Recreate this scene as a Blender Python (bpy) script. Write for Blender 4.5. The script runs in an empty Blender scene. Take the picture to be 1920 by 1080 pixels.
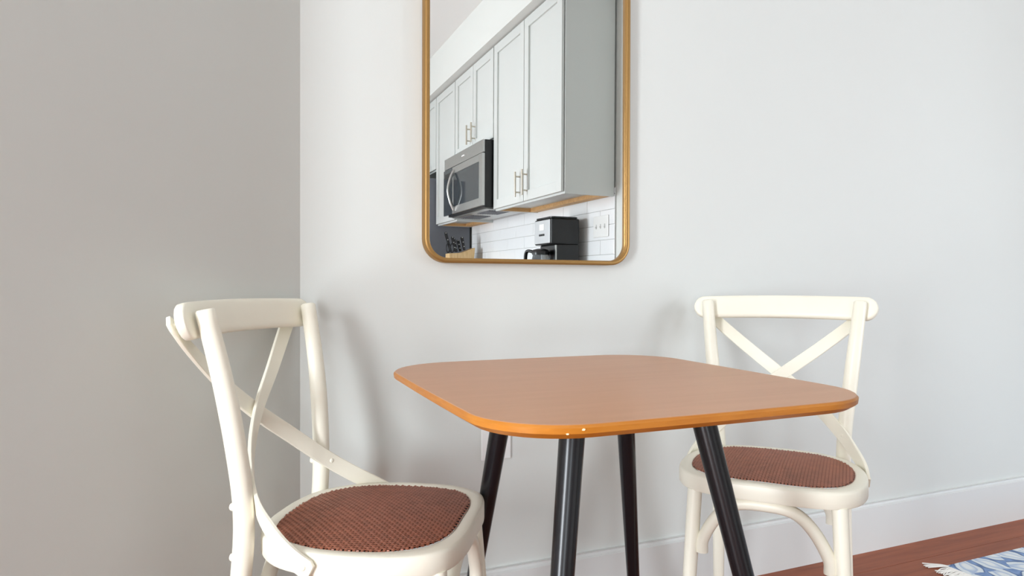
import bpy, bmesh, math, random
from mathutils import Vector, Matrix
from math import pi, sin, cos, radians, sqrt

random.seed(7)
S = bpy.context.scene
C = S.collection
PI = math.pi

# ------------------------------------------------------------------ camera
# world: mirror wall is the plane y = 0, the room is at y < 0, floor z = 0
CAM_D, CAM_H, YAW, FPX = 1.67, 0.915, 22.7, 1250.0
cam = bpy.data.cameras.new('camera')
cam.sensor_width = 36.0
cam.lens = 36.0 * FPX / 1920.0
cam.clip_start = 0.02
co = bpy.data.objects.new('camera', cam)
C.objects.link(co)
co.location = (0, -CAM_D, CAM_H)
co.rotation_euler = (radians(90), 0, radians(-YAW))
S.camera = co

# ------------------------------------------------------------------ world, lights, exposure
w = bpy.data.worlds.new('sky')
S.world = w
w.use_nodes = True
w.node_tree.nodes['Background'].inputs[0].default_value = (0.80, 0.90, 1.0, 1)
w.node_tree.nodes['Background'].inputs[1].default_value = 1.0


def area(name, loc, rot, sx, sy, power, col):
    l = bpy.data.lights.new(name, 'AREA')
    l.shape = 'RECTANGLE'
    l.size, l.size_y = sx, sy
    l.energy = power
    l.color = col
    o = bpy.data.objects.new(name, l)
    C.objects.link(o)
    o.location = loc
    o.rotation_euler = rot
    return o


# daylight through the left and living room windows; the rear lamp is added fill
area('window_daylight_left', (-2.36, -2.30, 1.06), (0, radians(-90), 0), 1.96, 0.72, 116, (0.88, 0.945, 1.0))
area('window_daylight_right', (4.66, -3.7, 1.25), (0, radians(90), 0), 1.9, 2.2, 98, (0.85, 0.915, 1.0))
area('rear_fill_light', (-1.5, -5.56, 1.02), (radians(90), 0, 0), 1.1, 1.9, 30, (0.86, 0.945, 1.0))  # unseen fill added behind the camera to lift lower wall and seats

S.view_settings.view_transform = 'Standard'
S.view_settings.look = 'None'
S.view_settings.gamma = 1.0
S.view_settings.use_curve_mapping = False
S.view_settings.exposure = 0.40

# ------------------------------------------------------------------ materials
M = {}


def srgb(r, g, b):
    def f(v):
        v /= 255.0
        return v / 12.92 if v <= 0.04045 else ((v + 0.055) / 1.055) ** 2.4
    return (f(r), f(g), f(b), 1.0)


def mat(name, col, rough=0.5, metal=0.0, noise=None, bump=None, spec=0.5, coat=0.0):
    """noise = (scale, amount) mottles the colour, bump = (scale, strength) gives fine relief"""
    m = bpy.data.materials.new(name)
    m.use_nodes = True
    nt = m.node_tree
    b = nt.nodes['Principled BSDF']
    b.inputs['Base Color'].default_value = col
    b.inputs['Roughness'].default_value = rough
    b.inputs['Metallic'].default_value = metal
    b.inputs['Specular IOR Level'].default_value = spec
    if coat:
        b.inputs['Coat Weight'].default_value = coat
        b.inputs['Coat Roughness'].default_value = 0.12
    tc = nt.nodes.new('ShaderNodeTexCoord')
    if noise:
        n = nt.nodes.new('ShaderNodeTexNoise')
        n.inputs['Scale'].default_value = noise[0]
        n.inputs['Detail'].default_value = 3
        nt.links.new(tc.outputs['Object'], n.inputs['Vector'])
        mx = nt.nodes.new('ShaderNodeMix')
        mx.data_type = 'RGBA'
        k = noise[1]
        mx.inputs[6].default_value = (col[0] * (1 - k), col[1] * (1 - k), col[2] * (1 - k), 1)
        mx.inputs[7].default_value = (min(1, col[0] * (1 + k)), min(1, col[1] * (1 + k)), min(1, col[2] * (1 + k)), 1)
        nt.links.new(n.outputs['Fac'], mx.inputs[0])
        nt.links.new(mx.outputs[2], b.inputs['Base Color'])
    if bump:
        n = nt.nodes.new('ShaderNodeTexNoise')
        n.inputs['Scale'].default_value = bump[0]
        n.inputs['Detail'].default_value = 4
        nt.links.new(tc.outputs['Object'], n.inputs['Vector'])
        bp = nt.nodes.new('ShaderNodeBump')
        bp.inputs['Strength'].default_value = bump[1]
        bp.inputs['Distance'].default_value = 0.002
        nt.links.new(n.outputs['Fac'], bp.inputs['Height'])
        nt.links.new(bp.outputs['Normal'], b.inputs['Normal'])
    M[name] = m
    return m


def wood(name, dark, light, scale, stretch, rough, spec=0.5, coat=0.0, per_object=0.0):
    """straight grained wood: a noise stretched along one axis drives a ramp between two tones"""
    m = bpy.data.materials.new(name)
    m.use_nodes = True
    nt = m.node_tree
    b = nt.nodes['Principled BSDF']
    b.inputs['Roughness'].default_value = rough
    b.inputs['Specular IOR Level'].default_value = spec
    if coat:
        b.inputs['Coat Weight'].default_value = coat
        b.inputs['Coat Roughness'].default_value = 0.15
    tc = nt.nodes.new('ShaderNodeTexCoord')
    mp = nt.nodes.new('ShaderNodeMapping')
    mp.inputs['Scale'].default_value = stretch
    nt.links.new(tc.outputs['Object'], mp.inputs['Vector'])
    if per_object:
        oi = nt.nodes.new('ShaderNodeObjectInfo')
        ml = nt.nodes.new('ShaderNodeMath')
        ml.operation = 'MULTIPLY'
        ml.inputs[1].default_value = 40
        nt.links.new(oi.outputs['Random'], ml.inputs[0])
        cb = nt.nodes.new('ShaderNodeCombineXYZ')
        nt.links.new(ml.outputs[0], cb.inputs[0])
        nt.links.new(ml.outputs[0], cb.inputs[1])
        nt.links.new(cb.outputs[0], mp.inputs['Location'])
    n = nt.nodes.new('ShaderNodeTexNoise')
    n.inputs['Scale'].default_value = scale
    n.inputs['Detail'].default_value = 6
    n.inputs['Roughness'].default_value = 0.6
    n.inputs['Distortion'].default_value = 0.6
    nt.links.new(mp.outputs['Vector'], n.inputs['Vector'])
    r = nt.nodes.new('ShaderNodeValToRGB')
    r.color_ramp.elements[0].position = 0.3
    r.color_ramp.elements[0].color = dark
    r.color_ramp.elements[1].position = 0.72
    r.color_ramp.elements[1].color = light
    nt.links.new(n.outputs['Fac'], r.inputs['Fac'])
    out = r.outputs['Color']
    if per_object:
        hs = nt.nodes.new('ShaderNodeHueSaturation')
        mr = nt.nodes.new('ShaderNodeMapRange')
        mr.inputs['To Min'].default_value = 1 - per_object
        mr.inputs['To Max'].default_value = 1 + per_object
        nt.links.new(oi.outputs['Random'], mr.inputs['Value'])
        nt.links.new(mr.outputs['Result'], hs.inputs['Value'])
        nt.links.new(out, hs.inputs['Color'])
        out = hs.outputs['Color']
    nt.links.new(out, b.inputs['Base Color'])
    M[name] = m
    return m


mat('wall_paint', srgb(219, 221, 217), 0.6, noise=(1.2, 0.012), bump=(260, 0.05), spec=0.3)
mat('ceiling_paint', srgb(238, 238, 236), 0.8, noise=(1.0, 0.01), spec=0.2)
mat('trim_paint', srgb(224, 225, 223), 0.42, noise=(2.0, 0.01))
mat('chair_paint', srgb(253, 248, 231), 0.38, noise=(9, 0.025), bump=(60, 0.05))
mat('cane', srgb(168, 102, 77), 0.40, noise=(55, 0.38), bump=(500, 0.2))
mat('cane_back', srgb(48, 26, 18), 0.8, noise=(90, 0.2))
mat('black_metal', srgb(20, 20, 24), 0.27, noise=(60, 0.15), bump=(140, 0.03))
mat('brass', srgb(170, 132, 80), 0.40, metal=0.8, noise=(3, 0.03))
mat('mirror_glass', (0.93, 0.945, 0.94, 1), 0.0, metal=1.0)
mat('mirror_back', srgb(60, 60, 60), 0.7, noise=(20, 0.05))
mat('cabinet_paint', srgb(207, 210, 207), 0.42, noise=(3, 0.012))
mat('steel', srgb(190, 190, 188), 0.28, metal=0.95, noise=(40, 0.05))
mat('nickel', srgb(196, 188, 174), 0.28, metal=0.9, noise=(40, 0.04))
mat('silver_plastic', srgb(196, 198, 200), 0.35, metal=0.3, noise=(30, 0.03))
mat('black_plastic', srgb(13, 13, 15), 0.32, noise=(30, 0.1))
mat('dark_glass', srgb(52, 58, 62), 0.06, noise=(4, 0.1))
mat('slate_steel', srgb(104, 107, 114), 0.45, metal=0.0, noise=(30, 0.05))
mat('tile_glaze', srgb(240, 241, 242), 0.12, noise=(2, 0.012), bump=(9, 0.08))
mat('grout', srgb(196, 196, 194), 0.9, noise=(60, 0.05))
mat('plate_plastic', srgb(240, 240, 238), 0.35, noise=(10, 0.01))
mat('slot_dark', srgb(40, 38, 36), 0.7, noise=(40, 0.05))
mat('counter_stone', srgb(205, 203, 198), 0.2, noise=(70, 0.14))
mat('fringe_cotton', srgb(246, 242, 236), 0.95, noise=(120, 0.06))
mat('chip_wood', srgb(246, 222, 180), 0.8, noise=(200, 0.08))
wood('table_veneer', srgb(198, 141, 100), srgb(206, 150, 110), 3.5, (1.0, 9.0, 9.0), 0.36, spec=0.5)
wood('table_edge', srgb(186, 112, 30), srgb(205, 132, 46), 5, (2.0, 2.0, 14.0), 0.35)
wood('floor_wood', srgb(128, 66, 40), srgb(160, 88, 56), 3.0, (1.0, 16.0, 4.0), 0.46, spec=0.3, per_object=0.10)
wood('raw_wood', srgb(196, 150, 96), srgb(222, 180, 126), 4, (2.0, 14.0, 14.0), 0.6)
wood('block_wood', srgb(206, 168, 116), srgb(232, 200, 150), 5, (12.0, 12.0, 2.0), 0.5)


# woven strands seen close: glossier copy of the cane is not needed; carafe glass is
def glass(name, col, rough=0.02):
    m = bpy.data.materials.new(name)
    m.use_nodes = True
    b = m.node_tree.nodes['Principled BSDF']
    b.inputs['Base Color'].default_value = col
    b.inputs['Roughness'].default_value = rough
    b.inputs['Transmission Weight'].default_value = 0.85
    b.inputs['IOR'].default_value = 1.45
    M[name] = m


glass('carafe_glass', srgb(190, 196, 200))


def rug_material():
    """cream rug printed with blue palmettes: each Voronoi cell carries a fan of petals round its own centre"""
    m = bpy.data.materials.new('rug_print')
    m.use_nodes = True
    nt = m.node_tree
    N, L = nt.nodes, nt.links
    b = N['Principled BSDF']
    b.inputs['Roughness'].default_value = 0.95
    b.inputs['Specular IOR Level'].default_value = 0.1
    tc = N.new('ShaderNodeTexCoord')

    def math_(op, a, c=None, v=None):
        n = N.new('ShaderNodeMath')
        n.operation = op
        L.new(a, n.inputs[0])
        if c is not None:
            L.new(c, n.inputs[1])
        elif v is not None:
            n.inputs[1].default_value = v
        return n.outputs[0]
    wob = N.new('ShaderNodeTexNoise')
    wob.inputs['Scale'].default_value = 14
    L.new(tc.outputs['Object'], wob.inputs['Vector'])
    add = N.new('ShaderNodeVectorMath')
    add.operation = 'MULTIPLY_ADD'
    L.new(wob.outputs['Color'], add.inputs[0])
    add.inputs[1].default_value = (0.03, 0.03, 0)
    L.new(tc.outputs['Object'], add.inputs[2])
    vo = N.new('ShaderNodeTexVoronoi')
    vo.voronoi_dimensions = '2D'
    vo.inputs['Scale'].default_value = 3.6
    vo.inputs['Randomness'].default_value = 0.55
    L.new(add.outputs[0], vo.inputs['Vector'])
    sub = N.new('ShaderNodeVectorMath')
    sub.operation = 'SUBTRACT'
    L.new(add.outputs[0], sub.inputs[0])
    L.new(vo.outputs['Position'], sub.inputs[1])
    sp = N.new('ShaderNodeSeparateXYZ')
    L.new(sub.outputs[0], sp.inputs[0])
    ang = math_('ARCTAN2', sp.outputs[1], sp.outputs[0])
    rad = vo.outputs['Distance']
    twist = math_('MULTIPLY', rad, v=2.6)
    a7 = math_('MULTIPLY', ang, v=9.0)
    fan = math_('SINE', math_('ADD', a7, twist))
    ring = math_('SINE', math_('MULTIPLY', rad, v=17.0))
    mixv = math_('ADD', math_('MULTIPLY', fan, v=0.36), math_('MULTIPLY', ring, v=0.14))
    val = math_('ADD', mixv, v=0.58)
    ramp = N.new('ShaderNodeValToRGB')
    e = ramp.color_ramp.elements
    e[0].position = 0.0
    e[0].color = srgb(110, 138, 184)
    e[1].position = 1.0
    e[1].color = srgb(232, 236, 238)
    for pos, colr in ((0.30, srgb(140, 164, 204)), (0.40, srgb(84, 106, 146)), (0.47, srgb(222, 230, 236)), (0.72, srgb(228, 233, 236)), (0.80, srgb(176, 194, 220))):
        k = e.new(pos)
        k.color = colr
    L.new(val, ramp.inputs['Fac'])
    L.new(ramp.outputs['Color'], b.inputs['Base Color'])
    nz = N.new('ShaderNodeTexNoise')
    nz.inputs['Scale'].default_value = 400
    L.new(tc.outputs['Object'], nz.inputs['Vector'])
    bp = N.new('ShaderNodeBump')
    bp.inputs['Strength'].default_value = 0.5
    bp.inputs['Distance'].default_value = 0.003
    L.new(nz.outputs['Fac'], bp.inputs['Height'])
    L.new(bp.outputs['Normal'], b.inputs['Normal'])
    M['rug_print'] = m


rug_material()


# ------------------------------------------------------------------ mesh helpers
def V(*a):
    return Vector(a)


class MB:
    """collects shapes and links them as one mesh object"""

    def __init__(s):
        s.v, s.f = [], []

    def add(s, vs, fs):
        o = len(s.v)
        s.v += [tuple(p) for p in vs]
        s.f += [tuple(i + o for i in f) for f in fs]
        return s

    def box(s, x0, x1, y0, y1, z0, z1):
        x0, x1 = min(x0, x1), max(x0, x1)
        y0, y1 = min(y0, y1), max(y0, y1)
        z0, z1 = min(z0, z1), max(z0, z1)
        vs = [(x, y, z) for z in (z0, z1) for y in (y0, y1) for x in (x0, x1)]
        return s.add(vs, [(0, 2, 3, 1), (4, 5, 7, 6), (0, 1, 5, 4), (2, 6, 7, 3), (0, 4, 6, 2), (1, 3, 7, 5)])

    def prism(s, pts, z0, z1):
        n = len(pts)
        vs = [(p[0], p[1], z0) for p in pts] + [(p[0], p[1], z1) for p in pts]
        return s.add(vs, [tuple(range(n - 1, -1, -1)), tuple(range(n, 2 * n))] + [(i, (i + 1) % n, n + (i + 1) % n, n + i) for i in range(n)])

    def sweep(s, path, secs, normals=None, cap=True, closed=False):
        """secs: one list of (a,b) section points per path point; a along the normal, b along the binormal"""
        path = [Vector(p) for p in path]
        n, k = len(path), len(secs[0])
        T = []
        for i in range(n):
            if closed:
                t = path[(i + 1) % n] - path[i - 1]
            else:
                t = path[min(i + 1, n - 1)] - path[max(i - 1, 0)]
            T.append(t.normalized())
        if normals is None:
            ref = Vector((0, 0, 1)) if abs(T[0].z) < 0.9 else Vector((0, 1, 0))
            nn = (ref - T[0] * ref.dot(T[0])).normalized()
            N_ = [nn]
            for i in range(1, n):
                nn = (nn - T[i] * nn.dot(T[i])).normalized()
                N_.append(nn)
        else:
            N_ = [(Vector(q) - T[i] * Vector(q).dot(T[i])).normalized() for i, q in enumerate(normals)]
        vs = []
        for i in range(n):
            B = T[i].cross(N_[i])
            for a, b in secs[i]:
                vs.append(path[i] + N_[i] * a + B * b)
        fs = []
        for i in range(n if closed else n - 1):
            j = (i + 1) % n
            for q in range(k):
                r = (q + 1) % k
                fs.append((i * k + q, i * k + r, j * k + r, j * k + q))
        if cap and not closed:
            fs.append(tuple(range(k - 1, -1, -1)))
            fs.append(tuple((n - 1) * k + q for q in range(k)))
        return s.add(vs, fs)

    def tube(s, path, rad, n=14, ry=None, **kw):
        if not isinstance(rad, (list, tuple)):
            rad = [rad] * len(path)
        m = ry or 1.0
        return s.sweep(path, [[(r * cos(2 * PI * q / n), r * m * sin(2 * PI * q / n)) for q in range(n)] for r in rad], **kw)

    def lathe(s, prof, axis_o, axis=(0, 0, 1), n=20):
        """prof: (radius, distance along axis)"""
        ax = Vector(axis).normalized()
        u = ax.orthogonal().normalized()
        wv = ax.cross(u)
        o = Vector(axis_o)
        vs, fs = [], []
        for r, t in prof:
            for q in range(n):
                a = 2 * PI * q / n
                vs.append(o + ax * t + (u * cos(a) + wv * sin(a)) * r)
        for i in range(len(prof) - 1):
            for q in range(n):
                r = (q + 1) % n
                fs.append((i * n + q, i * n + r, (i + 1) * n + r, (i + 1) * n + q))
        fs.append(tuple(range(n - 1, -1, -1)))
        fs.append(tuple((len(prof) - 1) * n + q for q in range(n)))
        return s.add(vs, fs)

    def mesh(s, name, material, smooth=None):
        me = bpy.data.meshes.new(name)
        me.from_pydata(s.v, [], s.f)
        bm = bmesh.new()
        bm.from_mesh(me)
        bmesh.ops.recalc_face_normals(bm, faces=bm.faces)
        bm.to_mesh(me)
        bm.free()
        me.materials.append(M[material])
        if smooth:
            me.shade_smooth()
            me.set_sharp_from_angle(angle=radians(smooth))
        return me

    def build(s, name, material, parent=None, smooth=None, bevel=None):
        return link(name, s.mesh(name, material, smooth), parent, bevel)


def link(name, me, parent=None, bevel=None):
    o = bpy.data.objects.new(name, me)
    C.objects.link(o)
    if parent is not None:
        o.parent = parent
    if bevel:
        b = o.modifiers.new('bevel', 'BEVEL')
        b.width = bevel
        b.segments = 2
        b.limit_method = 'ANGLE'
        b.angle_limit = radians(40)
        b.harden_normals = False
    return o


def thing(name, label, cat, loc=(0, 0, 0), rz=0.0, group=None):
    o = bpy.data.objects.new(name, None)
    o.empty_display_size = 0.1
    C.objects.link(o)
    o.location = loc
    o.rotation_euler = (0, 0, rz)
    return tag(o, label, cat, group)


def tag(o, label, cat, group=None):
    o['label'] = label
    o['category'] = cat
    if group:
        o['group'] = group
    return o


def struct(o, label=None):
    o['kind'] = 'structure'
    if label:
        o['label'] = label
    return o


def crom(pts, n=8, closed=False):
    """Catmull-Rom through the points"""
    P = [Vector(p) for p in pts]
    out = []
    m = len(P)
    for i in range(m if closed else m - 1):
        if closed:
            p0, p1, p2, p3 = P[i - 1], P[i], P[(i + 1) % m], P[(i + 2) % m]
        else:
            p1, p2 = P[i], P[i + 1]
            p0 = P[i - 1] if i else p1 * 2 - p2
            p3 = P[i + 2] if i + 2 < m else p2 * 2 - p1
        for k in range(n):
            t = k / n
            out.append(0.5 * ((2 * p1) + (p2 - p0) * t + (2 * p0 - 5 * p1 + 4 * p2 - p3) * t * t + (3 * p1 - p0 - 3 * p2 + p3) * t ** 3))
    if not closed:
        out.append(P[-1].copy())
    return out


def rrect(x0, x1, y0, y1, r, n=8):
    pts = []
    for cx, cy, a0 in ((x1 - r, y1 - r, 0), (x0 + r, y1 - r, 90), (x0 + r, y0 + r, 180), (x1 - r, y0 + r, 270)):
        for k in range(n + 1):
            a = radians(a0 + 90 * k / n)
            pts.append((cx + r * cos(a), cy + r * sin(a)))
    return pts


def copy_tree(o, parent=None):
    c = o.copy()
    C.objects.link(c)
    c.parent = parent
    for ch in list(o.children):
        copy_tree(ch, c)
    return c


# ------------------------------------------------------------------ the setting
CORX = 0.148          # corner between mirror wall and angled wall
ANG = radians(43)     # the left wall leaves the mirror wall at this angle
ENDX = -0.42
ENDY = (ENDX - CORX) * math.tan(ANG)
XL, XR, YR, ZC, TH = -2.30, 4.60, -5.50, 2.795, 0.12
XK = 1.92             # kitchen wall face
KEND = -1.20          # free end of the kitchen wall

slab = MB().box(XL - TH, XR + TH, YR - TH, 0.12, -0.12, -0.016).build('floor', 'floor_wood')
struct(slab)
PW = 0.127
plank_cache = {}
row, y = 0, 0.0
while y > YR + 0.01:
    x = XL
    ln = (0.55, 1.30, 0.90, 1.60, 0.75)[row % 5]
    while x < XR - 0.01:
        ln = round(min(ln, XR - x), 3)
        wd = round(min(PW, y - YR), 3)
        if (ln, wd) not in plank_cache:
            plank_cache[(ln, wd)] = MB().box(0.0007, ln - 0.0007, -wd + 0.0007, -0.0007, -0.014, 0).mesh('plank', 'floor_wood')
        p = link('plank', plank_cache[(ln, wd)], slab)
        p.location = (x, y, 0)
        x += ln
        ln = (1.75, 1.45, 1.90)[random.randrange(3)]
    y -= PW
    row += 1

struct(MB().box(XL - TH, XR + TH, YR - TH, 0.12, ZC, ZC + 0.1).build('ceiling', 'ceiling_paint'))
struct(MB().box(CORX - 0.10, XR + TH, 0, TH, 0, ZC).build('wall_back', 'wall_paint'))
dv = Vector((-cos(ANG), -sin(ANG), 0))
nv = Vector((-sin(ANG), cos(ANG), 0))


def slab_pts(a, b, n_, t):
    return [(a.x, a.y), (b.x, b.y), (b.x + n_.x * t, b.y + n_.y * t), (a.x + n_.x * t, a.y + n_.y * t)]


A0, A1 = V(CORX, 0, 0), V(ENDX, ENDY, 0)
struct(MB().prism(slab_pts(A0, A1, nv, TH), 0, ZC).build('wall_angled', 'wall_paint'))
struct(MB().box(XL - TH, ENDX - 0.02, ENDY, ENDY + TH, 0, ZC).build('wall_hall', 'wall_paint'))


def wall_x(name, xa, xb, ya, yb, wy0, wy1, wz0, wz1):
    """wall along Y with one window opening"""
    m = MB().box(xa, xb, ya, wy0, 0, ZC).box(xa, xb, wy1, yb, 0, ZC).box(xa, xb, wy0, wy1, 0, wz0).box(xa, xb, wy0, wy1, wz1, ZC)
    return struct(m.build(name, 'wall_paint'))


wall_x('wall_left', XL - TH, XL, YR, ENDY + TH, -2.68, -1.92, 0.06, 2.06)
wall_x('wall_right', XR, XR + TH, YR, 0.0, -4.8, -2.6, 0.28, 2.22)
m = MB().box(XL - TH, -2.08, YR - TH, YR, 0, ZC).box(-0.92, XR + TH, YR - TH, YR, 0, ZC).box(-2.08, -0.92, YR - TH, YR, 0, 0.05).box(-2.08, -0.92, YR - TH, YR, 2.03, ZC)
struct(m.build('wall_front', 'wall_paint'))  # its opening is added to let the rear fill in


def window_frame(name, corner, u, wv, wd, ht, depth):
    """sash bars round an opening; u = unit vector along the wall, wv = unit vector through it"""
    root = struct(thing(name, 'white window frame', 'window', corner))
    del root['category']
    for a0, a1, b0, b1, nm in ((0, wd, 0, 0.05, 'sill_bar'), (0, wd, ht - 0.05, ht, 'head_bar'), (0, 0.05, 0.05, ht - 0.05, 'jamb'), (wd - 0.05, wd, 0.05, ht - 0.05, 'jamb'), (0.05, wd - 0.05, ht * 0.5 - 0.02, ht * 0.5 + 0.02, 'meeting_rail')):
        p0 = u * a0 + wv * 0.03 + V(0, 0, b0)
        p1 = u * a1 + wv * (0.03 + depth) + V(0, 0, b1)
        MB().box(p0.x, p1.x, p0.y, p1.y, p0.z, p1.z).build(nm, 'trim_paint', root)


window_frame('window_1', (XL, -2.68, 0.06), V(0, 1, 0), V(-1, 0, 0), 0.76, 2.00, 0.025)
window_frame('window_2', (XR, -4.8, 0.28), V(0, 1, 0), V(1, 0, 0), 2.20, 1.94, 0.025)
window_frame('added_rear_window', (-2.08, YR, 0.05), V(1, 0, 0), V(0, -1, 0), 1.16, 1.98, 0.025)  # frame round the added rear opening, no window known there

# baseboards: tall flat board with a small stepped top
BH = 0.165


def baseboard(name, a, b, n_):
    """n_ points from the wall into the room"""
    a, b = Vector(a), Vector(b)
    prof = [(0, 0), (0.015, 0), (0.015, BH - 0.014), (0.008, BH - 0.010), (0.007, BH - 0.004), (0.010, BH), (0, BH)]
    vs = [a + n_ * q + V(0, 0, z) for q, z in prof] + [b + n_ * q + V(0, 0, z) for q, z in prof]
    k = len(prof)
    fs = [tuple(range(k)), tuple(range(2 * k - 1, k - 1, -1))] + [(i, k + i, k + (i + 1) % k, (i + 1) % k) for i in range(k)]
    return struct(MB().add(vs, fs).build(name, 'trim_paint'))


baseboard('baseboard_back', (CORX + 0.004, 0, 0), (XR, 0, 0), V(0, -1, 0))
baseboard('baseboard_angled', A1, A0 + dv * 0.006, V(sin(ANG), -cos(ANG), 0))
baseboard('baseboard_hall', (XL, ENDY, 0), (ENDX - 0.02, ENDY, 0), V(0, -1, 0))

# ------------------------------------------------------------------ kitchen wall with its tiles
TY0, TY1, TZ0, TZ1 = -3.84, -1.497, 0.94, 1.445
kw = struct(MB().box(XK, XK + TH, YR, KEND, 0, ZC).build('wall_kitchen', 'wall_paint'))
MB().box(XK - 0.006, XK - 0.0005, TY0, TY1, TZ0, TZ1).build('grout', 'grout', kw)
TL, THT = 0.305, 0.0825
tile_cache = {}
z, row = 1.412 - 6 * THT, 0
while z < TZ1 - 0.012:
    edges = [TY1]
    y = TY1 - (TL if row % 2 else TL * 0.5)
    while y > TY0 + 0.03:
        edges.append(y)
        y -= TL
    edges.append(TY0)
    za, zb = max(z, TZ0), min(z + THT, TZ1)
    for ya, yb in zip(edges, edges[1:]):
        ln, ht = round(ya - yb - 0.0025, 4), round(zb - za - 0.0025, 4)
        if ht < 0.01:
            continue
        if (ln, ht) not in tile_cache:
            tile_cache[(ln, ht)] = MB().box(-0.005, 0, -ln, 0, 0, ht).mesh('tile', 'tile_glaze')
        t = link('tile', tile_cache[(ln, ht)], kw, 0.0012)
        t.location = (XK - 0.0055, ya - 0.00125, za)
        t.rotation_euler = (0, random.uniform(-0.004, 0.004), random.uniform(-0.002, 0.002))
    z += THT
    row += 1

# soffit over the wall cabinets
struct(MB().box(1.53, XK, YR, -1.46, 2.487, ZC).build('trim_1', 'wall_paint'), 'white boxed soffit above the wall cabinets')

# ------------------------------------------------------------------ wall cabinets (seen in the mirror)
XD, XB = 1.589, 1.608      # door faces, carcass fronts
CB, CT = 1.40, 2.482
YA, YB_, YC_, YF = -1.500, -2.500, -3.330, -3.852


def bar_handle(parent, y, z0, z1, x=XD):
    """round bar pull on two short posts"""
    m = MB().tube([(x - 0.032, y, z0), (x - 0.032, y, z1)], 0.006, 12)
    for zz in (z0 + 0.028, z1 - 0.028):
        m.tube([(x, y, zz), (x - 0.032, y, zz)], 0.0048, 10)
    return m.build('handle', 'nickel', parent, smooth=40)


def shaker_door(parent, y0, y1, z0, z1, handle=None):
    """y0 > y1; frame of stiles and rails round a recessed panel"""
    g, st = 0.0034, 0.058
    y0, y1 = y0 - g, y1 + g
    d = MB()
    d.box(XD, XB - 0.004, y0, y0 - st, z0, z1).box(XD, XB - 0.004, y1 + st, y1, z0, z1)
    d.box(XD, XB - 0.004, y0 - st, y1 + st, z0, z0 + st).box(XD, XB - 0.004, y0 - st, y1 + st, z1 - st, z1)
    o = d.build('door', 'cabinet_paint', parent, bevel=0.0012)
    MB().box(XD + 0.0115, XB - 0.005, y0 - st, y1 + st, z0 + st, z1 - st).build('panel', 'cabinet_paint', o)
    if handle:
        bar_handle(o, *handle)
    return o


def carcass(name, label, y0, y1, z0, z1, doors, wood_under=True):
    root = thing(name, label, 'cabinet', (0, 0, 0), 0, 'white shaker wall cabinets in the mirror')
    t = 0.018
    b = MB()
    b.box(XB, XK - 0.012, y0, y0 - t, z0 - 0.006, z1).box(XB, XK - 0.012, y1 + t, y1, z0 - 0.006, z1)
    b.box(XB, XK - 0.012, y0 - t, y1 + t, z1 - t, z1).box(XK - 0.02, XK - 0.012, y0 - t, y1 + t, z0, z1 - t)
    b.box(XB, XB + t, y0 - t, y1 + t, z0 - 0.006, z0 + 0.03)
    b.build('body', 'cabinet_paint', root, bevel=0.001)
    MB().box(XB + t, XK - 0.02, y0 - t, y1 + t, z0 + 0.020, z0 + 0.030).build('underside_panel', 'cabinet_paint', root)
    if wood_under:
        MB().box(XK - 0.075, XK - 0.0205, y0 - t, y1 + t + 0.02, z0 - 0.004, z0 + 0.020).build('mounting_rail', 'raw_wood', root)
        MB().box(XB + t, XK - 0.0205, y1 + t + 0.02, y1 + t, z0 - 0.004, z0 + 0.020).build('mounting_rail', 'raw_wood', root)
    for dd in doors:
        shaker_door(root, *dd)
    return root


ym = (YA + YB_) / 2
carcass('wall_cabinet', 'white two-door wall cabinet above the coffee maker in the mirror', YA, YB_ + 0.001, CB, CT,
        [(YA - 0.004, ym, CB + 0.006, CT - 0.004, (ym + 0.052, CB + 0.035, CB + 0.185)),
         (ym, YB_ + 0.004, CB + 0.006, CT - 0.004, (ym - 0.052, CB + 0.035, CB + 0.185))])
y2 = -2.910
carcass('wall_cabinet', 'short white two-door wall cabinet directly above the microwave', YB_ - 0.001, YC_ + 0.001, 1.875, CT,
        [(YB_ - 0.004, y2, 1.881, CT - 0.004, (y2 + 0.050, 1.915, 2.055)),
         (y2, YC_ + 0.004, 1.881, CT - 0.004, (y2 - 0.050, 1.915, 2.055))], False)
carcass('wall_cabinet', 'narrow white single-door wall cabinet between microwave and refrigerator', YC_ - 0.001, YF + 0.001, CB, CT,
        [(YC_ - 0.004, YF + 0.004, CB + 0.006, CT - 0.004)])
carcass('wall_cabinet', 'white wall cabinet above the dark refrigerator', YF - 0.001, YF - 0.92, 1.872, CT,
        [(YF - 0.004, YF - 0.46, 1.878, CT - 0.004), (YF - 0.46, YF - 0.916, 1.878, CT - 0.004)], False)

# ------------------------------------------------------------------ microwave
MWF, MZ0, MZ1 = 1.515, 1.418, 1.868
my0, my1 = -2.512, -3.322
mw = thing('microwave', 'stainless steel over-range microwave with black side under the short cabinet', 'microwave')
MB().box(MWF + 0.021, XK - 0.014, my0, my1, MZ0, MZ1).build('body', 'black_plastic', mw, bevel=0.003)
MB().box(MWF + 0.006, MWF + 0.020, my0, my1 - 0.06, MZ1 - 0.085, MZ1).build('vent_panel', 'steel', mw, bevel=0.003)
dm = MB()
dz0, dz1 = MZ0 + 0.012, MZ1 - 0.090
dy0, dy1 = my0, my1 + 0.16
for a in ((dy0, dy0 - 0.065, dz0, dz1), (dy1 + 0.02, dy1, dz0, dz1), (dy0 - 0.065, dy1 + 0.02, dz0, dz0 + 0.055), (dy0 - 0.065, dy1 + 0.02, dz1 - 0.050, dz1)):
    dm.box(MWF, MWF + 0.020, *a)
door = dm.build('door', 'steel', mw, bevel=0.002)
MB().box(MWF + 0.003, MWF + 0.019, dy0 - 0.0655, dy1 + 0.0205, dz0 + 0.0555, dz1 - 0.0505).build('window_glass', 'dark_glass', door)
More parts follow.
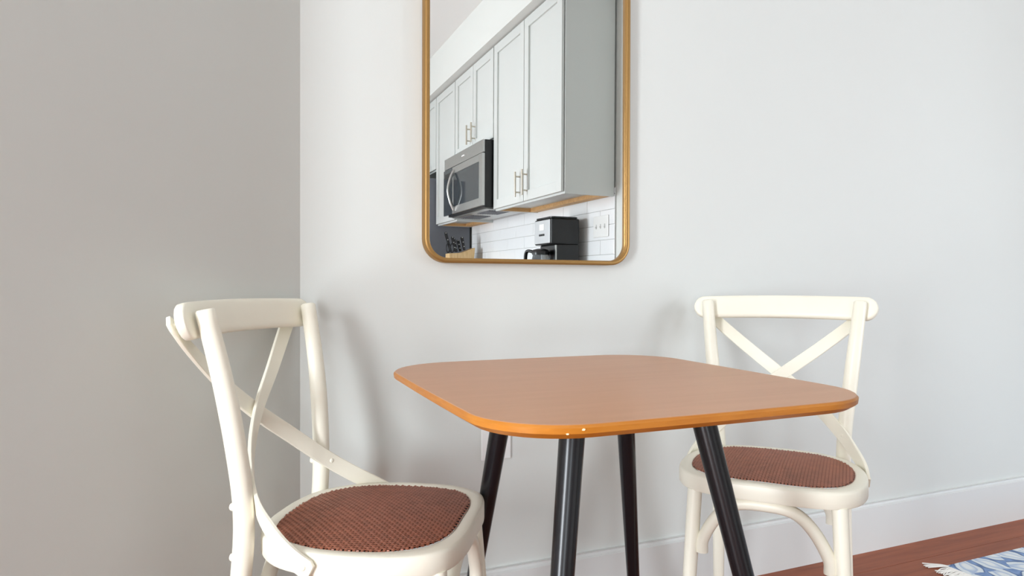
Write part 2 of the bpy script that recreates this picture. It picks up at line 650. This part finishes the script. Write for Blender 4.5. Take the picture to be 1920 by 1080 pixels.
hp = crom([(MWF, dy1 + 0.045, dz0 + 0.025), (MWF - 0.028, dy1 + 0.045, dz0 + 0.09), (MWF - 0.045, dy1 + 0.045, (dz0 + dz1) / 2), (MWF - 0.028, dy1 + 0.045, dz1 - 0.09), (MWF, dy1 + 0.045, dz1 - 0.025)], 6)
MB().tube(hp, 0.0085, 12, ry=1.5).build('handle', 'steel', door, smooth=50)
cp = MB().box(MWF, MWF + 0.020, dy1 - 0.002, my1 - 0.06, dz0, dz1).build('control_panel', 'dark_glass', mw, bevel=0.002)
MB().box(MWF - 0.001, MWF + 0.001, dy1 - 0.03, my1 - 0.03, dz1 - 0.07, dz1 - 0.03).build('display', 'black_plastic', cp)
MB().box(MWF + 0.001, MWF + 0.009, -2.89, -2.95, MZ1 - 0.046, MZ1 - 0.038).build('badge', 'plate_plastic', mw)
un = MB().box(MWF + 0.045, XK - 0.05, my0 - 0.03, my1 + 0.03, MZ0 - 0.008, MZ0 - 0.0005).build('underside_tray', 'steel', mw)
for k in range(2):
    yy = my0 - 0.10 - k * 0.38
    g = MB()
    for q in range(9):
        g.box(MWF + 0.09 + q * 0.018, MWF + 0.099 + q * 0.018, yy, yy - 0.24, MZ0 - 0.012, MZ0 - 0.0082)
    g.build('filter_grille', 'slate_steel', un)

# ------------------------------------------------------------------ refrigerator
fr = thing('refrigerator', 'dark grey refrigerator with its flat side towards the mirror', 'refrigerator', (1.5, YF - 0.45, 0))
fx0, fx1 = 1.24 - 1.5, 1.90 - 1.5
MB().box(fx0, fx1, 0.44, -0.44, 0.02, 1.80).build('body', 'slate_steel', fr, bevel=0.006)
for a, b in ((0.03, 0.66), (0.668, 1.79)):
    dr = MB().box(fx0 - 0.062, fx0 - 0.004, 0.438, -0.438, a, b).build('door', 'slate_steel', fr, bevel=0.008)
    MB().tube([(fx0 - 0.10, 0.38, b - 0.5 if a < 0.1 else a + 0.1), (fx0 - 0.10, 0.38, b - 0.06 if a < 0.1 else a + 0.7)], 0.011, 12).build('handle', 'steel', dr, smooth=40)
for yy in (0.38, -0.38):
    MB().lathe([(0.02, 0), (0.02, 0.022)], (fx0 + 0.06, yy, 0)).build('foot', 'black_plastic', fr)
    MB().lathe([(0.02, 0), (0.02, 0.022)], (fx1 - 0.06, yy, 0)).build('foot', 'black_plastic', fr)

# ------------------------------------------------------------------ worktop and base cabinets under it
CZ = 0.93
tag(MB().box(1.28, XK - 0.001, YF + 0.015, TY1 + 0.005, CZ - 0.035, CZ).build('worktop', 'counter_stone', None, bevel=0.004), 'pale stone worktop along the tiled kitchen wall', 'worktop')
for i, (ya, yb) in enumerate(((-1.50, -2.50), (-2.501, -3.329), (-3.33, -3.835))):
    bc = thing('base_cabinet', ('white base cabinet under the coffee maker', 'white base cabinet under the microwave', 'white base cabinet next to the refrigerator')[i], 'cabinet', (1.6, (ya + yb) / 2, 0), 0, 'white base cabinets')
    hw = (ya - yb) / 2 - 0.001
    MB().box(-0.27, 0.315, hw, -hw, 0.10, CZ - 0.036).build('body', 'cabinet_paint', bc)
    MB().box(-0.20, 0.315, hw, -hw, 0.0, 0.10).build('toe_kick', 'cabinet_paint', bc)
    nd = 1 if hw < 0.3 else 2
    for k in range(nd):
        a = hw - 2 * hw * k / nd - 0.003
        b = hw - 2 * hw * (k + 1) / nd + 0.003
        dmb = MB()
        for r in ((a, a - 0.058, 0.11, 0.87), (b + 0.058, b, 0.11, 0.87), (a - 0.058, b + 0.058, 0.11, 0.168), (a - 0.058, b + 0.058, 0.812, 0.87)):
            dmb.box(-0.290, -0.271, *r)
        dob = dmb.build('door', 'cabinet_paint', bc, bevel=0.0012)
        MB().box(-0.281, -0.272, a - 0.058, b + 0.058, 0.168, 0.812).build('panel', 'cabinet_paint', dob)
        hy = b + 0.045 if k == 0 and nd == 2 else a - 0.045
        hm = MB().tube([(-0.322, hy, 0.70), (-0.322, hy, 0.84)], 0.006, 12)
        for zz in (0.725, 0.815):
            hm.tube([(-0.290, hy, zz), (-0.322, hy, zz)], 0.0048, 10)
        hm.build('handle', 'nickel', dob, smooth=40)

# ------------------------------------------------------------------ coffee maker (local: front towards -x, base at z = 0)
cmk = thing('coffee_maker', 'black drip coffee maker with silver control panel on the worktop', 'coffee maker', (1.77, -1.925, CZ))
o = [(0.09, 0.108), (0.09, -0.108), (-0.095, -0.108), (-0.095, 0.108)]
MB().box(-0.172, 0.095, 0.115, -0.115, 0.0, 0.030).build('base', 'black_plastic', cmk, bevel=0.008)
MB().box(-0.052, 0.095, 0.113, -0.113, 0.0302, 0.2148).build('water_tank', 'black_plastic', cmk, bevel=0.006)
MB().box(-0.088, 0.095, 0.115, -0.115, 0.215, 0.366).build('brew_head', 'black_plastic', cmk, bevel=0.008)
MB().prism(rrect(-0.085, 0.09, -0.11, 0.11, 0.02, 5), 0.3665, 0.376).build('lid', 'black_plastic', cmk, bevel=0.002)
fp = MB().box(-0.094, -0.0885, 0.104, -0.104, 0.222, 0.358).build('control_panel', 'silver_plastic', cmk, bevel=0.003)
MB().box(-0.0955, -0.0942, 0.03, -0.03, 0.300, 0.335).build('display', 'plate_plastic', fp)
for k in range(4):
    MB().lathe([(0.007, 0), (0.0062, 0.003)], (-0.0942, -0.028 + 0.019 * k, 0.272), (-1, 0, 0), 12).build('button', 'black_plastic', fp)
MB().box(-0.060, -0.0525, 0.1135, 0.106, 0.04, 0.21).build('side_strip', 'steel', cmk)
car = MB()
cprof = [(0.044, 0.0355), (0.056, 0.045), (0.0585, 0.075), (0.056, 0.115), (0.048, 0.150), (0.044, 0.165)]
car.lathe(cprof, (-0.108, 0.015, -0.005), (0, 0, 1), 26)
cg = car.build('carafe', 'carafe_glass', cmk, smooth=40)
MB().lathe([(0.050, 0.160), (0.052, 0.178), (0.044, 0.190), (0.02, 0.196)], (-0.108, 0.015, -0.005), (0, 0, 1), 26).build('carafe_lid', 'black_plastic', cg, smooth=40)
hpth = crom([(-0.126, -0.025, 0.170), (-0.151, -0.073, 0.180), (-0.159, -0.087, 0.150), (-0.156, -0.081, 0.095), (-0.136, -0.039, 0.062)], 6)
MB().tube(hpth, 0.0095, 10, ry=1.5).build('carafe_handle', 'black_plastic', cg, smooth=50)

# ------------------------------------------------------------------ knife block with scissors and knives
kb = thing('knife_block', 'pale wooden knife block beside the dark refrigerator', 'knife block', (1.72, -3.60, CZ))
pts = [(-0.105, 0.0), (0.095, 0.0), (0.115, 0.272), (0.0, 0.228), (-0.105, 0.222)]
hw = 0.055
vs = [(p[0], -hw, p[1]) for p in pts] + [(p[0], hw, p[1]) for p in pts]
n = len(pts)
MB().add(vs, [tuple(range(n)), tuple(range(2 * n - 1, n - 1, -1))] + [(i, (i + 1) % n, n + (i + 1) % n, n + i) for i in range(n)]).build('block', 'block_wood', kb, bevel=0.003)
kk = 0
for x, yy, lean, ln in ((-0.075, 0.0, -0.30, 0.17), (-0.045, 0.025, -0.22, 0.13), (-0.020, -0.02, -0.22, 0.12), (0.035, 0.02, -0.22, 0.115), (0.015, -0.025, -0.26, 0.10)):
    zb = (0.229 if x < 0 else 0.230 + 0.383 * x) + 0.004
    base = Vector((1.72 + x, -3.60 + yy, CZ + zb))
    dr = Vector((lean, 0, 1)).normalized()
    nm = ('tall leaning', 'second', 'middle', 'rightmost', 'shortest')[kk]
    lbl = ('black-handled knife standing tallest and leaning left in the knife block', 'black-handled knife just right of the tallest one in the block',
           'black-handled knife in the middle of the knife block', 'black-handled knife nearest the tiled wall in the block',
           'shortest black-handled knife at the back of the block')[kk]
    kn = thing('kitchen_knife', lbl, 'knife', base, 0, 'knives in the wooden block')
    h = MB().sweep([dr * t for t in (0.004, ln * 0.25, ln * 0.6, ln * 0.9, ln)],
                   [[(a * q, b * q) for a, b in ((0.008, 0.011), (-0.008, 0.011), (-0.008, -0.011), (0.008, -0.011))] for q in (0.85, 0.9, 0.95, 1.1, 0.8)])
    ho = h.build('handle', 'black_plastic', kn, bevel=0.003)
    for t in (0.3, 0.62, 0.95):
        MB().lathe([(0.0048, 0), (0.003, 0.002)], dr * ln * t + V(0, 0.0105, 0), (0, 1, 0), 10).build('rivet', 'steel', ho)
    kk += 1
sc = thing('scissors', 'black-handled scissors standing at the left of the knife block', 'scissors', (1.72 - 0.092, -3.60 + 0.03, CZ + 0.213))
for s_ in (-1, 1):
    ring = [V(s_ * 0.017 + 0.015 * cos(a), 0.0, 0.052 + 0.036 * sin(a)) for a in [2 * PI * k / 18 for k in range(18)]]
    MB().tube(ring, 0.0048, 8, closed=True).build('grip', 'black_plastic', sc, smooth=50)

# ------------------------------------------------------------------ three-gang switch plate on the tiles
sw = thing('switch_plate', 'white three-gang switch plate on the tiled kitchen wall', 'switch', (XK - 0.0112, -1.635, 1.24))
MB().box(-0.006, 0, 0.082, -0.082, -0.060, 0.060).build('plate', 'plate_plastic', sw, bevel=0.003)
for k in (-1, 0, 1):
    MB().box(-0.0065, -0.0061, k * 0.046 + 0.006, k * 0.046 - 0.006, -0.013, 0.013).build('slot', 'grout', sw)
    MB().box(-0.016, -0.0066, k * 0.046 + 0.004, k * 0.046 - 0.004, -0.008, 0.002).build('toggle', 'plate_plastic', sw, bevel=0.001)

# ------------------------------------------------------------------ wall mirror
# hangs with its top leaning out of the wall by a third of a degree
MX0, MX1, MZB, MZT, MR, FD, FW = 0.447, 1.053, 0.980, 1.894, 0.062, 0.032, 0.0125
mir = thing('wall_mirror', 'rectangular wall mirror with rounded corners and slim brass frame', 'mirror', ((MX0 + MX1) / 2, 0, MZB))
mir.rotation_euler = (radians(0.36), 0, 0)
hw, ht = (MX1 - MX0) / 2, MZT - MZB
outer = rrect(-hw, hw, 0, ht, MR, 12)
inner = rrect(-hw + FW, hw - FW, FW, ht - FW, MR - FW, 12)
n = len(outer)
bev = 0.0018


def lerp2(a, b, t):
    return (a[0] + (b[0] - a[0]) * t, a[1] + (b[1] - a[1]) * t)


t1 = bev / FW
rings = []
for tt, yy in ((0, -0.001), (0, -FD + bev), (t1, -FD), (1 - t1, -FD), (1, -FD + bev), (1, -0.001)):
    rings.append([(lerp2(outer[i], inner[i], tt)[0], yy, lerp2(outer[i], inner[i], tt)[1]) for i in range(n)])
vs = [p for r in rings for p in r]
k = len(rings)
fs = []
for a in range(k):
    b = (a + 1) % k
    for i in range(n):
        j = (i + 1) % n
        fs.append((a * n + i, a * n + j, b * n + j, b * n + i))
MB().add(vs, fs).build('frame', 'brass', mir, smooth=60)
gi = rrect(-hw + FW, hw - FW, FW, ht - FW, MR - FW, 12)
gl = MB()
gl.add([(p[0], -0.020, p[1]) for p in gi] + [(p[0], -0.016, p[1]) for p in gi],
       [tuple(range(n)), tuple(range(2 * n - 1, n - 1, -1))] + [(i, (i + 1) % n, n + (i + 1) % n, n + i) for i in range(n)])
gl.build('glass', 'mirror_glass', mir)
MB().box(-hw + 0.03, hw - 0.03, -0.0155, -0.002, 0.03, ht - 0.03).build('backing_board', 'mirror_back', mir)

# ------------------------------------------------------------------ power outlet behind the table
ol = thing('power_outlet', 'white power outlet low on the wall behind the table leg', 'outlet', (0.651, 0, 0.515))
MB().box(-0.042, 0.042, -0.006, 0, -0.060, 0.060).build('cover_plate', 'plate_plastic', ol, bevel=0.002)
for zz in (-0.021, 0.021):
    so = MB().add(*(lambda P: ([(p[0], -0.0062, p[1]) for p in P] + [(p[0], -0.0085, p[1]) for p in P],
                               [tuple(range(len(P))), tuple(range(2 * len(P) - 1, len(P) - 1, -1))] + [(i, (i + 1) % len(P), len(P) + (i + 1) % len(P), len(P) + i) for i in range(len(P))]))(rrect(-0.017, 0.017, zz - 0.014, zz + 0.014, 0.010, 4))).build('socket', 'plate_plastic', ol)
    for xx in (-0.006, 0.006):
        MB().box(xx - 0.001, xx + 0.001, -0.0090, -0.0087, zz - 0.002, zz + 0.006).build('slot', 'slot_dark', so)

# ------------------------------------------------------------------ dining table
TX, TYC, TZ = 0.645, -0.562, 0.7455
tb = thing('dining_table', 'square wooden dining table with rounded corners and black splayed legs', 'table', (TX, TYC, 0))


def table_outline(off, n=10):
    """four slightly bowed sides joined by wide round corners, moved inwards by off"""
    quad = [(-0.351, -0.379, 0.125), (0.309, -0.378, 0.140), (0.346, 0.361, 0.140), (-0.344, 0.363, 0.165)]
    pts = []
    for i in range(4):
        p, a, b = Vector(quad[i][:2]), Vector(quad[i - 1][:2]), Vector(quad[(i + 1) % 4][:2])
        u, w_ = (a - p).normalized(), (b - p).normalized()
        ang = u.angle(w_)
        r = quad[i][2]
        ctr = p + (u + w_).normalized() * (r / sin(ang / 2))
        t0, t1 = p + u * (r / math.tan(ang / 2)), p + w_ * (r / math.tan(ang / 2))
        a0 = math.atan2(t0.y - ctr.y, t0.x - ctr.x)
        a1 = math.atan2(t1.y - ctr.y, t1.x - ctr.x)
        while a1 < a0:
            a1 += 2 * PI
        for k in range(n + 1):
            an = a0 + (a1 - a0) * k / n
            pts.append((ctr.x + r * cos(an), ctr.y + r * sin(an)))
    res = []
    m = len(pts)
    for i in range(m):
        q0, q1 = pts[i], pts[(i + 1) % m]
        res.append(q0)
        if math.dist(q0, q1) > 0.1:
            tx, ty = q1[0] - q0[0], q1[1] - q0[1]
            l_ = math.hypot(tx, ty)
            for q in range(1, 8):
                x, y = lerp2(q0, q1, q / 8)
                bow = 0.002 * 4 * (q / 8) * (1 - q / 8)
                res.append((x + ty / l_ * bow, y - tx / l_ * bow))
    m = len(res)
    out = []
    for i in range(m):
        q0, q1 = res[i - 1], res[(i + 1) % m]
        tx, ty = q1[0] - q0[0], q1[1] - q0[1]
        l_ = math.hypot(tx, ty)
        out.append((res[i][0] - ty / l_ * off, res[i][1] + tx / l_ * off))
    return out


top_o, mid_o, low_o, bot_o = table_outline(0.0), table_outline(-0.003), table_outline(-0.002), table_outline(0.010)
n = len(top_o)
tt = MB()
tt.add([(p[0], p[1], TZ - 0.0006) for p in top_o] + [(p[0], p[1], TZ) for p in table_outline(0.001)], [tuple(range(n, 2 * n)), tuple(range(n - 1, -1, -1))] + [(i, (i + 1) % n, n + (i + 1) % n, n + i) for i in range(n)])
top = tt.build('tabletop', 'table_veneer', tb)
vs, fs = [], []
for ol_, zz in ((top_o, TZ - 0.0007), (mid_o, TZ - 0.004), (low_o, TZ - 0.0115), (bot_o, TZ - 0.0195)):
    vs += [(p[0], p[1], zz) for p in ol_]
for a in range(3):
    for i in range(n):
        j = (i + 1) % n
        fs.append((a * n + i, a * n + j, (a + 1) * n + j, (a + 1) * n + i))
fs += [tuple(range(n)), tuple(range(4 * n - 1, 3 * n - 1, -1))]
edge = MB().add(vs, fs).build('edge_band', 'table_edge', top, smooth=25)


def edge_chip(px, py, zz, sz):
    # small flake of bare wood on the edge
    best = min(mid_o, key=lambda p: (p[0] - px) ** 2 + (p[1] - py) ** 2)
    d_ = Vector((best[0], best[1], 0)).normalized()
    u = Vector((-d_.y, d_.x, 0))
    ps = [(0, 1.0, 0.2), (0, 0.3, 0.55), (0, -0.9, 0.3), (0, -0.5, -0.45), (0, 0.6, -0.4)]
    c0 = Vector((best[0], best[1], zz)) + d_ * 0.0002
    f0 = [c0 + u * (a * sz) + V(0, 0, b * sz) for _, a, b in ps]
    f1 = [p - d_ * 0.003 for p in f0]
    m_ = len(ps)
    MB().add(f0 + f1, [tuple(range(m_)), tuple(range(2 * m_ - 1, m_ - 1, -1))] + [(i, (i + 1) % m_, m_ + (i + 1) % m_, m_ + i) for i in range(m_)]).build('edge_chip', 'chip_wood', top)


edge_chip(-0.262, -0.367, TZ - 0.011, 0.0022)
edge_chip(-0.236, -0.379, TZ - 0.006, 0.0028)
edge_chip(0.285, -0.32, TZ - 0.009, 0.0020)

# legs: tops close to the middle, feet wide apart; tapered
for t_, b_ in ((V(-0.1142, 0.182, 0), V(-0.171, 0.362, 0)), (V(0.1663, 0.182, 0), V(0.3193, 0.362, 0)),
               (V(-0.126, -0.133, 0), V(-0.250, -0.257, 0)), (V(0.1245, -0.130, 0), V(0.254, -0.259, 0))):
    t_.z = TZ - 0.0215
    MB().tube([t_, t_.lerp(b_, 0.5), t_.lerp(b_, 0.985), b_], [0.0220, 0.0178, 0.0132, 0.0125], 28).build('leg', 'black_metal', tb, smooth=40)
MB().box(-0.18, 0.20, -0.17, 0.215, TZ - 0.0225, TZ - 0.0198).build('mounting_plate', 'black_metal', tb)

# ------------------------------------------------------------------ cross-back chairs (local: x = sitter's right, y = forward)
SEAT = 0.478
half = [(0.0, 0.184), (0.09, 0.182), (0.158, 0.162), (0.198, 0.108), (0.211, 0.035), (0.205, -0.055), (0.176, -0.135), (0.120, -0.188), (0.055, -0.206), (0.0, -0.209)]
cane_half = [(0.0, 0.154), (0.078, 0.152), (0.134, 0.132), (0.167, 0.088), (0.181, 0.020), (0.177, -0.058), (0.149, -0.124), (0.101, -0.165), (0.047, -0.180), (0.0, -0.182)]


def closed_outline(h):
    pts = h + [(-x, y) for x, y in reversed(h[1:-1])]
    return [(p.x, p.y) for p in crom([V(x, y, 0) for x, y in pts], 5, closed=True)]


def build_chair(label):
    root = thing('dining_chair', label, 'chair', (0, 0, 0), 0, 'cream cross-back chairs')
    # seat ring
    so, si = closed_outline(half), closed_outline(cane_half)
    n = len(so)
    prof = [(0.0, SEAT - 0.034), (0.0, SEAT - 0.007), (0.05, SEAT - 0.002), (0.16, SEAT), (0.80, SEAT), (0.95, SEAT - 0.0025), (1.0, SEAT - 0.008), (1.0, SEAT - 0.038), (0.07, SEAT - 0.038)]
    vs, fs = [], []
    for t, z in prof:
        vs += [(*lerp2(so[i], si[i], t), z) for i in range(n)]
    k = len(prof)
    for a in range(k):
        b = (a + 1) % k
        for i in range(n):
            j = (i + 1) % n
            fs.append((a * n + i, a * n + j, b * n + j, b * n + i))
    MB().add(vs, fs).build('seat_frame', 'chair_paint', root, smooth=50)
    # woven cane: backing sheet and interlaced strands

    def dome(x, y):
        return SEAT - 0.0012 + 0.011 * max(0, 1 - (x / 0.19) ** 2) * max(0, 1 - (y / 0.19) ** 2)
    grow = [(x * 1.012, y * 1.012) for x, y in si]
    bk = MB()
    ringn = 8
    vs = [(0, 0, dome(0, 0) - 0.0016)]
    for r in range(1, ringn + 1):
        vs += [(x * r / ringn, y * r / ringn, dome(x * r / ringn, y * r / ringn) - 0.0016) for x, y in grow]
    fs = [(0, 1 + i, 1 + (i + 1) % n) for i in range(n)]
    for r in range(ringn - 1):
        for i in range(n):
            j = (i + 1) % n
            fs.append((1 + r * n + i, 1 + (r + 1) * n + i, 1 + (r + 1) * n + j, 1 + r * n + j))
    back = bk.add(vs, fs).build('seat_panel', 'cane_back', root, smooth=60)

    def span(c, axis):
        hit = []
        for i in range(n):
            p, q = si[i], si[(i + 1) % n]
            if (p[axis] - c) * (q[axis] - c) < 0:
                t = (c - p[axis]) / (q[axis] - p[axis])
                hit.append(p[1 - axis] + (q[1 - axis] - p[1 - axis]) * t)
        return (min(hit), max(hit)) if len(hit) >= 2 else None
    pitch, hwid, amp = 0.0072, 0.0025, 0.0013
    st = MB()
    for axis in (0, 1):
        kmax = int(0.20 / pitch)
        for k_ in range(-kmax, kmax + 1):
            c_ = (k_ + 0.5) * pitch
            sp = span(c_, axis)
            if not sp or sp[1] - sp[0] < 0.01:
                continue
            lo, hi = sp[0] - 0.0035, sp[1] + 0.0035
            m0, m1 = math.ceil(lo / pitch - 0.5), math.floor(hi / pitch - 0.5)
            ts = [lo] + [(q + 0.5) * pitch for q in range(m0, m1 + 1) if lo < (q + 0.5) * pitch < hi] + [hi]
            rows = []
            for t in ts:
                q = round(t / pitch - 0.5)
                over = 1 if (q + k_ + axis) % 2 == 0 else -1
                if t in (lo, hi):
                    over = -1
                for sgn, dz in ((-1, -0.0004), (0, 0.0003), (1, -0.0004)):
                    x, y = (c_ + sgn * hwid, t) if axis == 0 else (t, c_ + sgn * hwid)
                    rows.append((x, y, dome(x, y) + over * amp + dz))
            f_ = []
            for q in range(len(ts) - 1):
                for e in range(2):
                    a = q * 3 + e
                    f_.append((a, a + 1, a + 4, a + 3))
            st.add(rows, f_)
    wv = st.build('woven_cane', 'cane', back, smooth=70)
    wv['kind'] = 'stuff'
    # rear posts, running from the floor to the top rail
    for s in (-1, 1):
        path = crom([(s * 0.170, -0.262, 0), (s * 0.163, -0.225, 0.22), (s * 0.158, -0.203, 0.42), (s * 0.160, -0.198, 0.53), (s * 0.171, -0.206, 0.64), (s * 0.184, -0.222, 0.755), (s * 0.1975, -0.246, 0.876)], 6)
        m_ = len(path)
        rad = [0.0140 + 0.0040 * min(1, p.z / 0.40) - 0.0018 * max(0, (p.z - 0.7) / 0.176) for p in path]
        path.append(path[-1] + (path[-1] - path[-2]).normalized() * 0.003)
        rad.append(rad[-1] * 0.82)
        post = MB().tube(path, rad, 18).build('rear_post', 'chair_paint', root, smooth=50)
        # bolt ends on the back of the post
        for zz in (0.445, 0.533):
            MB().lathe([(0.0075, -0.006), (0.0075, 0.005), (0.006, 0.008)], (s * 0.160, -0.2135, zz), (0, -1, 0), 14).build('bolt', 'chair_paint', post, smooth=40)
    # curved top rail
    xs = [-0.2395, -0.238, -0.233, -0.226, -0.217, -0.205] + [-0.19 + 0.38 * k_ / 14 for k_ in range(15)] + [0.205, 0.217, 0.226, 0.233, 0.238, 0.2395]
    path, secs, nor = [], [], []
    for x in xs:
        y = -0.2745 - 0.022 * (1 - (x / 0.197) ** 2)
        path.append(V(x, y, 0.8575 + 0.004 * (1 - (x / 0.24) ** 2)))
        e = max(0, (abs(x) - 0.210) / 0.030)
        hh = 0.0325 * sqrt(max(0.02, 1 - e * e))
        th = 0.0115 * (1 - 0.35 * e * e)
        sec = []
        for a in range(24):
            an = 2 * PI * a / 24
            ca, sa = cos(an), sin(an)
            sec.append((hh * math.copysign(abs(ca) ** 0.45, ca), th * math.copysign(abs(sa) ** 0.55, sa)))
        secs.append(sec)
        nor.append((0, -0.26, 1))
    MB().sweep(path, secs, nor).build('top_rail', 'chair_paint', root, smooth=55)
    # crossed bent straps
    for s in (-1, 1):
        lay = 0.0042 * s
        cp = [((-s * 0.220, -0.2985, 0.860), (s * 0.75, 1, 0)), ((-s * 0.180, -0.2940, 0.818), (s * 0.70, 1, 0)), ((-s * 0.095, -0.282 + lay, 0.746), (s * 0.42, 1, 0)),
              ((0, -0.263 + lay, 0.672), (0, 1, 0)), ((s * 0.085, -0.228 + lay * 0.5, 0.604), (-s * 0.25, 1, 0)), ((s * 0.150, -0.180, 0.540), (-s * 0.55, 1, 0)),
              ((s * 0.183, -0.134, 0.501), (-s * 1.2, 1, 0)), ((s * 0.2045, -0.090, 0.472), (-s, 0.35, 0)), ((s * 0.2125, -0.050, 0.450), (-s, 0.15, 0))]
        path = crom([c_[0] for c_ in cp], 6)
        nor = crom([c_[1] for c_ in cp], 6)
        m_ = len(path)
        secs = []
        for i in range(m_):
            wd = 0.0165 + 0.002 * max(0, i / m_ - 0.6)
            if i == 0 or i == m_ - 1:
                wd *= 0.72
            secs.append([(0.0036, wd - 0.0012), (0.0024, wd), (-0.0024, wd), (-0.0036, wd - 0.0012), (-0.0036, -wd + 0.0012), (-0.0024, -wd), (0.0024, -wd), (0.0036, -wd + 0.0012)])
        stp = MB().sweep(path, secs, nor).build('cross_strap', 'chair_paint', root, smooth=45)
        for pos, dr in (((s * 0.157, -0.1715, 0.534), (-s * 0.45, 1, 0)), ((s * 0.2135, -0.064, 0.458), (s, -0.15, 0)), ((-s * 0.211, -0.2925, 0.850), (-s * 0.3, -1, 0))):
            MB().lathe([(0.0062, -0.002), (0.0062, 0.0008), (0.0045, 0.003), (0.0015, 0.004)], pos, dr, 14).build('screw_head', 'chair_paint', stp, smooth=50)
    # front legs
    for s in (-1, 1):
        t_, b_ = V(s * 0.154, 0.146, SEAT - 0.037), V(s * 0.174, 0.182, 0)
        MB().tube([t_, t_.lerp(b_, 0.35), t_.lerp(b_, 0.7), b_], [0.0168, 0.0162, 0.0145, 0.0120], 18).build('front_leg', 'chair_paint', root, smooth=50)
    # bent arches under the seat, front and rear
    for y_, nm in ((0.156, 'front'), (-0.186, 'rear')):
        w_ = 0.136 if y_ > 0 else 0.130
        path = crom([(-w_, y_, 0.298), (-w_ + 0.003, y_, 0.330), (-w_ + 0.034, y_, 0.385), (-w_ * 0.45, y_, 0.419), (0, y_, 0.426), (w_ * 0.45, y_, 0.419), (w_ - 0.034, y_, 0.385), (w_ - 0.003, y_, 0.330), (w_, y_, 0.298)], 5)
        MB().tube(path, 0.0140, 14).build('arch_brace', 'chair_paint', root, smooth=50)
    return root


ch = build_chair('cream cross-back chair by the corner, left of the table, woven brown seat')
ch.location = (0.2686, -0.3814, 0)
ch.rotation_euler = (0, 0, -2.1058)
c2 = copy_tree(ch)
c2['label'] = 'cream cross-back chair right of the table with its back to the wall'
c2.location = (1.220, -0.4036, 0)
c2.rotation_euler = (0, 0, 2.2749)

# ------------------------------------------------------------------ rug with a fringed end
rg = thing('area_rug', 'cream and blue floral rug with white fringe on the wooden floor', 'rug', (2.155, -0.205, 0))
RW, RL = 1.30, 1.9
MB().box(0, RL, -RW, 0, 0.0005, 0.007).build('pile', 'rug_print', rg, bevel=0.002)
fm = []
for v in range(5):
    rr = random.Random(v)
    st = MB()
    for q in range(5):
        a = (q - 2) * 0.0036
        pts = [V(0.002, a * 0.7, 0.0045), V(-0.018, a + rr.uniform(-.002, .002), 0.006), V(-0.038, a * 1.3 + rr.uniform(-.005, .005), 0.004), V(-0.058 - rr.uniform(0, .016), a * 1.6 + rr.uniform(-.008, .008), 0.003)]
        st.tube(crom(pts, 3), 0.0021, 6)
    fm.append(st.mesh('tassel', 'fringe_cotton', 60))
k = 0
yy = -0.006
while yy > -RW + 0.005:
    t = link('tassel', fm[k % 5], rg)
    t.location = (0, yy, 0)
    t.rotation_euler = (0, 0, random.uniform(-0.25, 0.1) - (0.35 if k == 0 else 0))
    yy -= 0.014
    k += 1
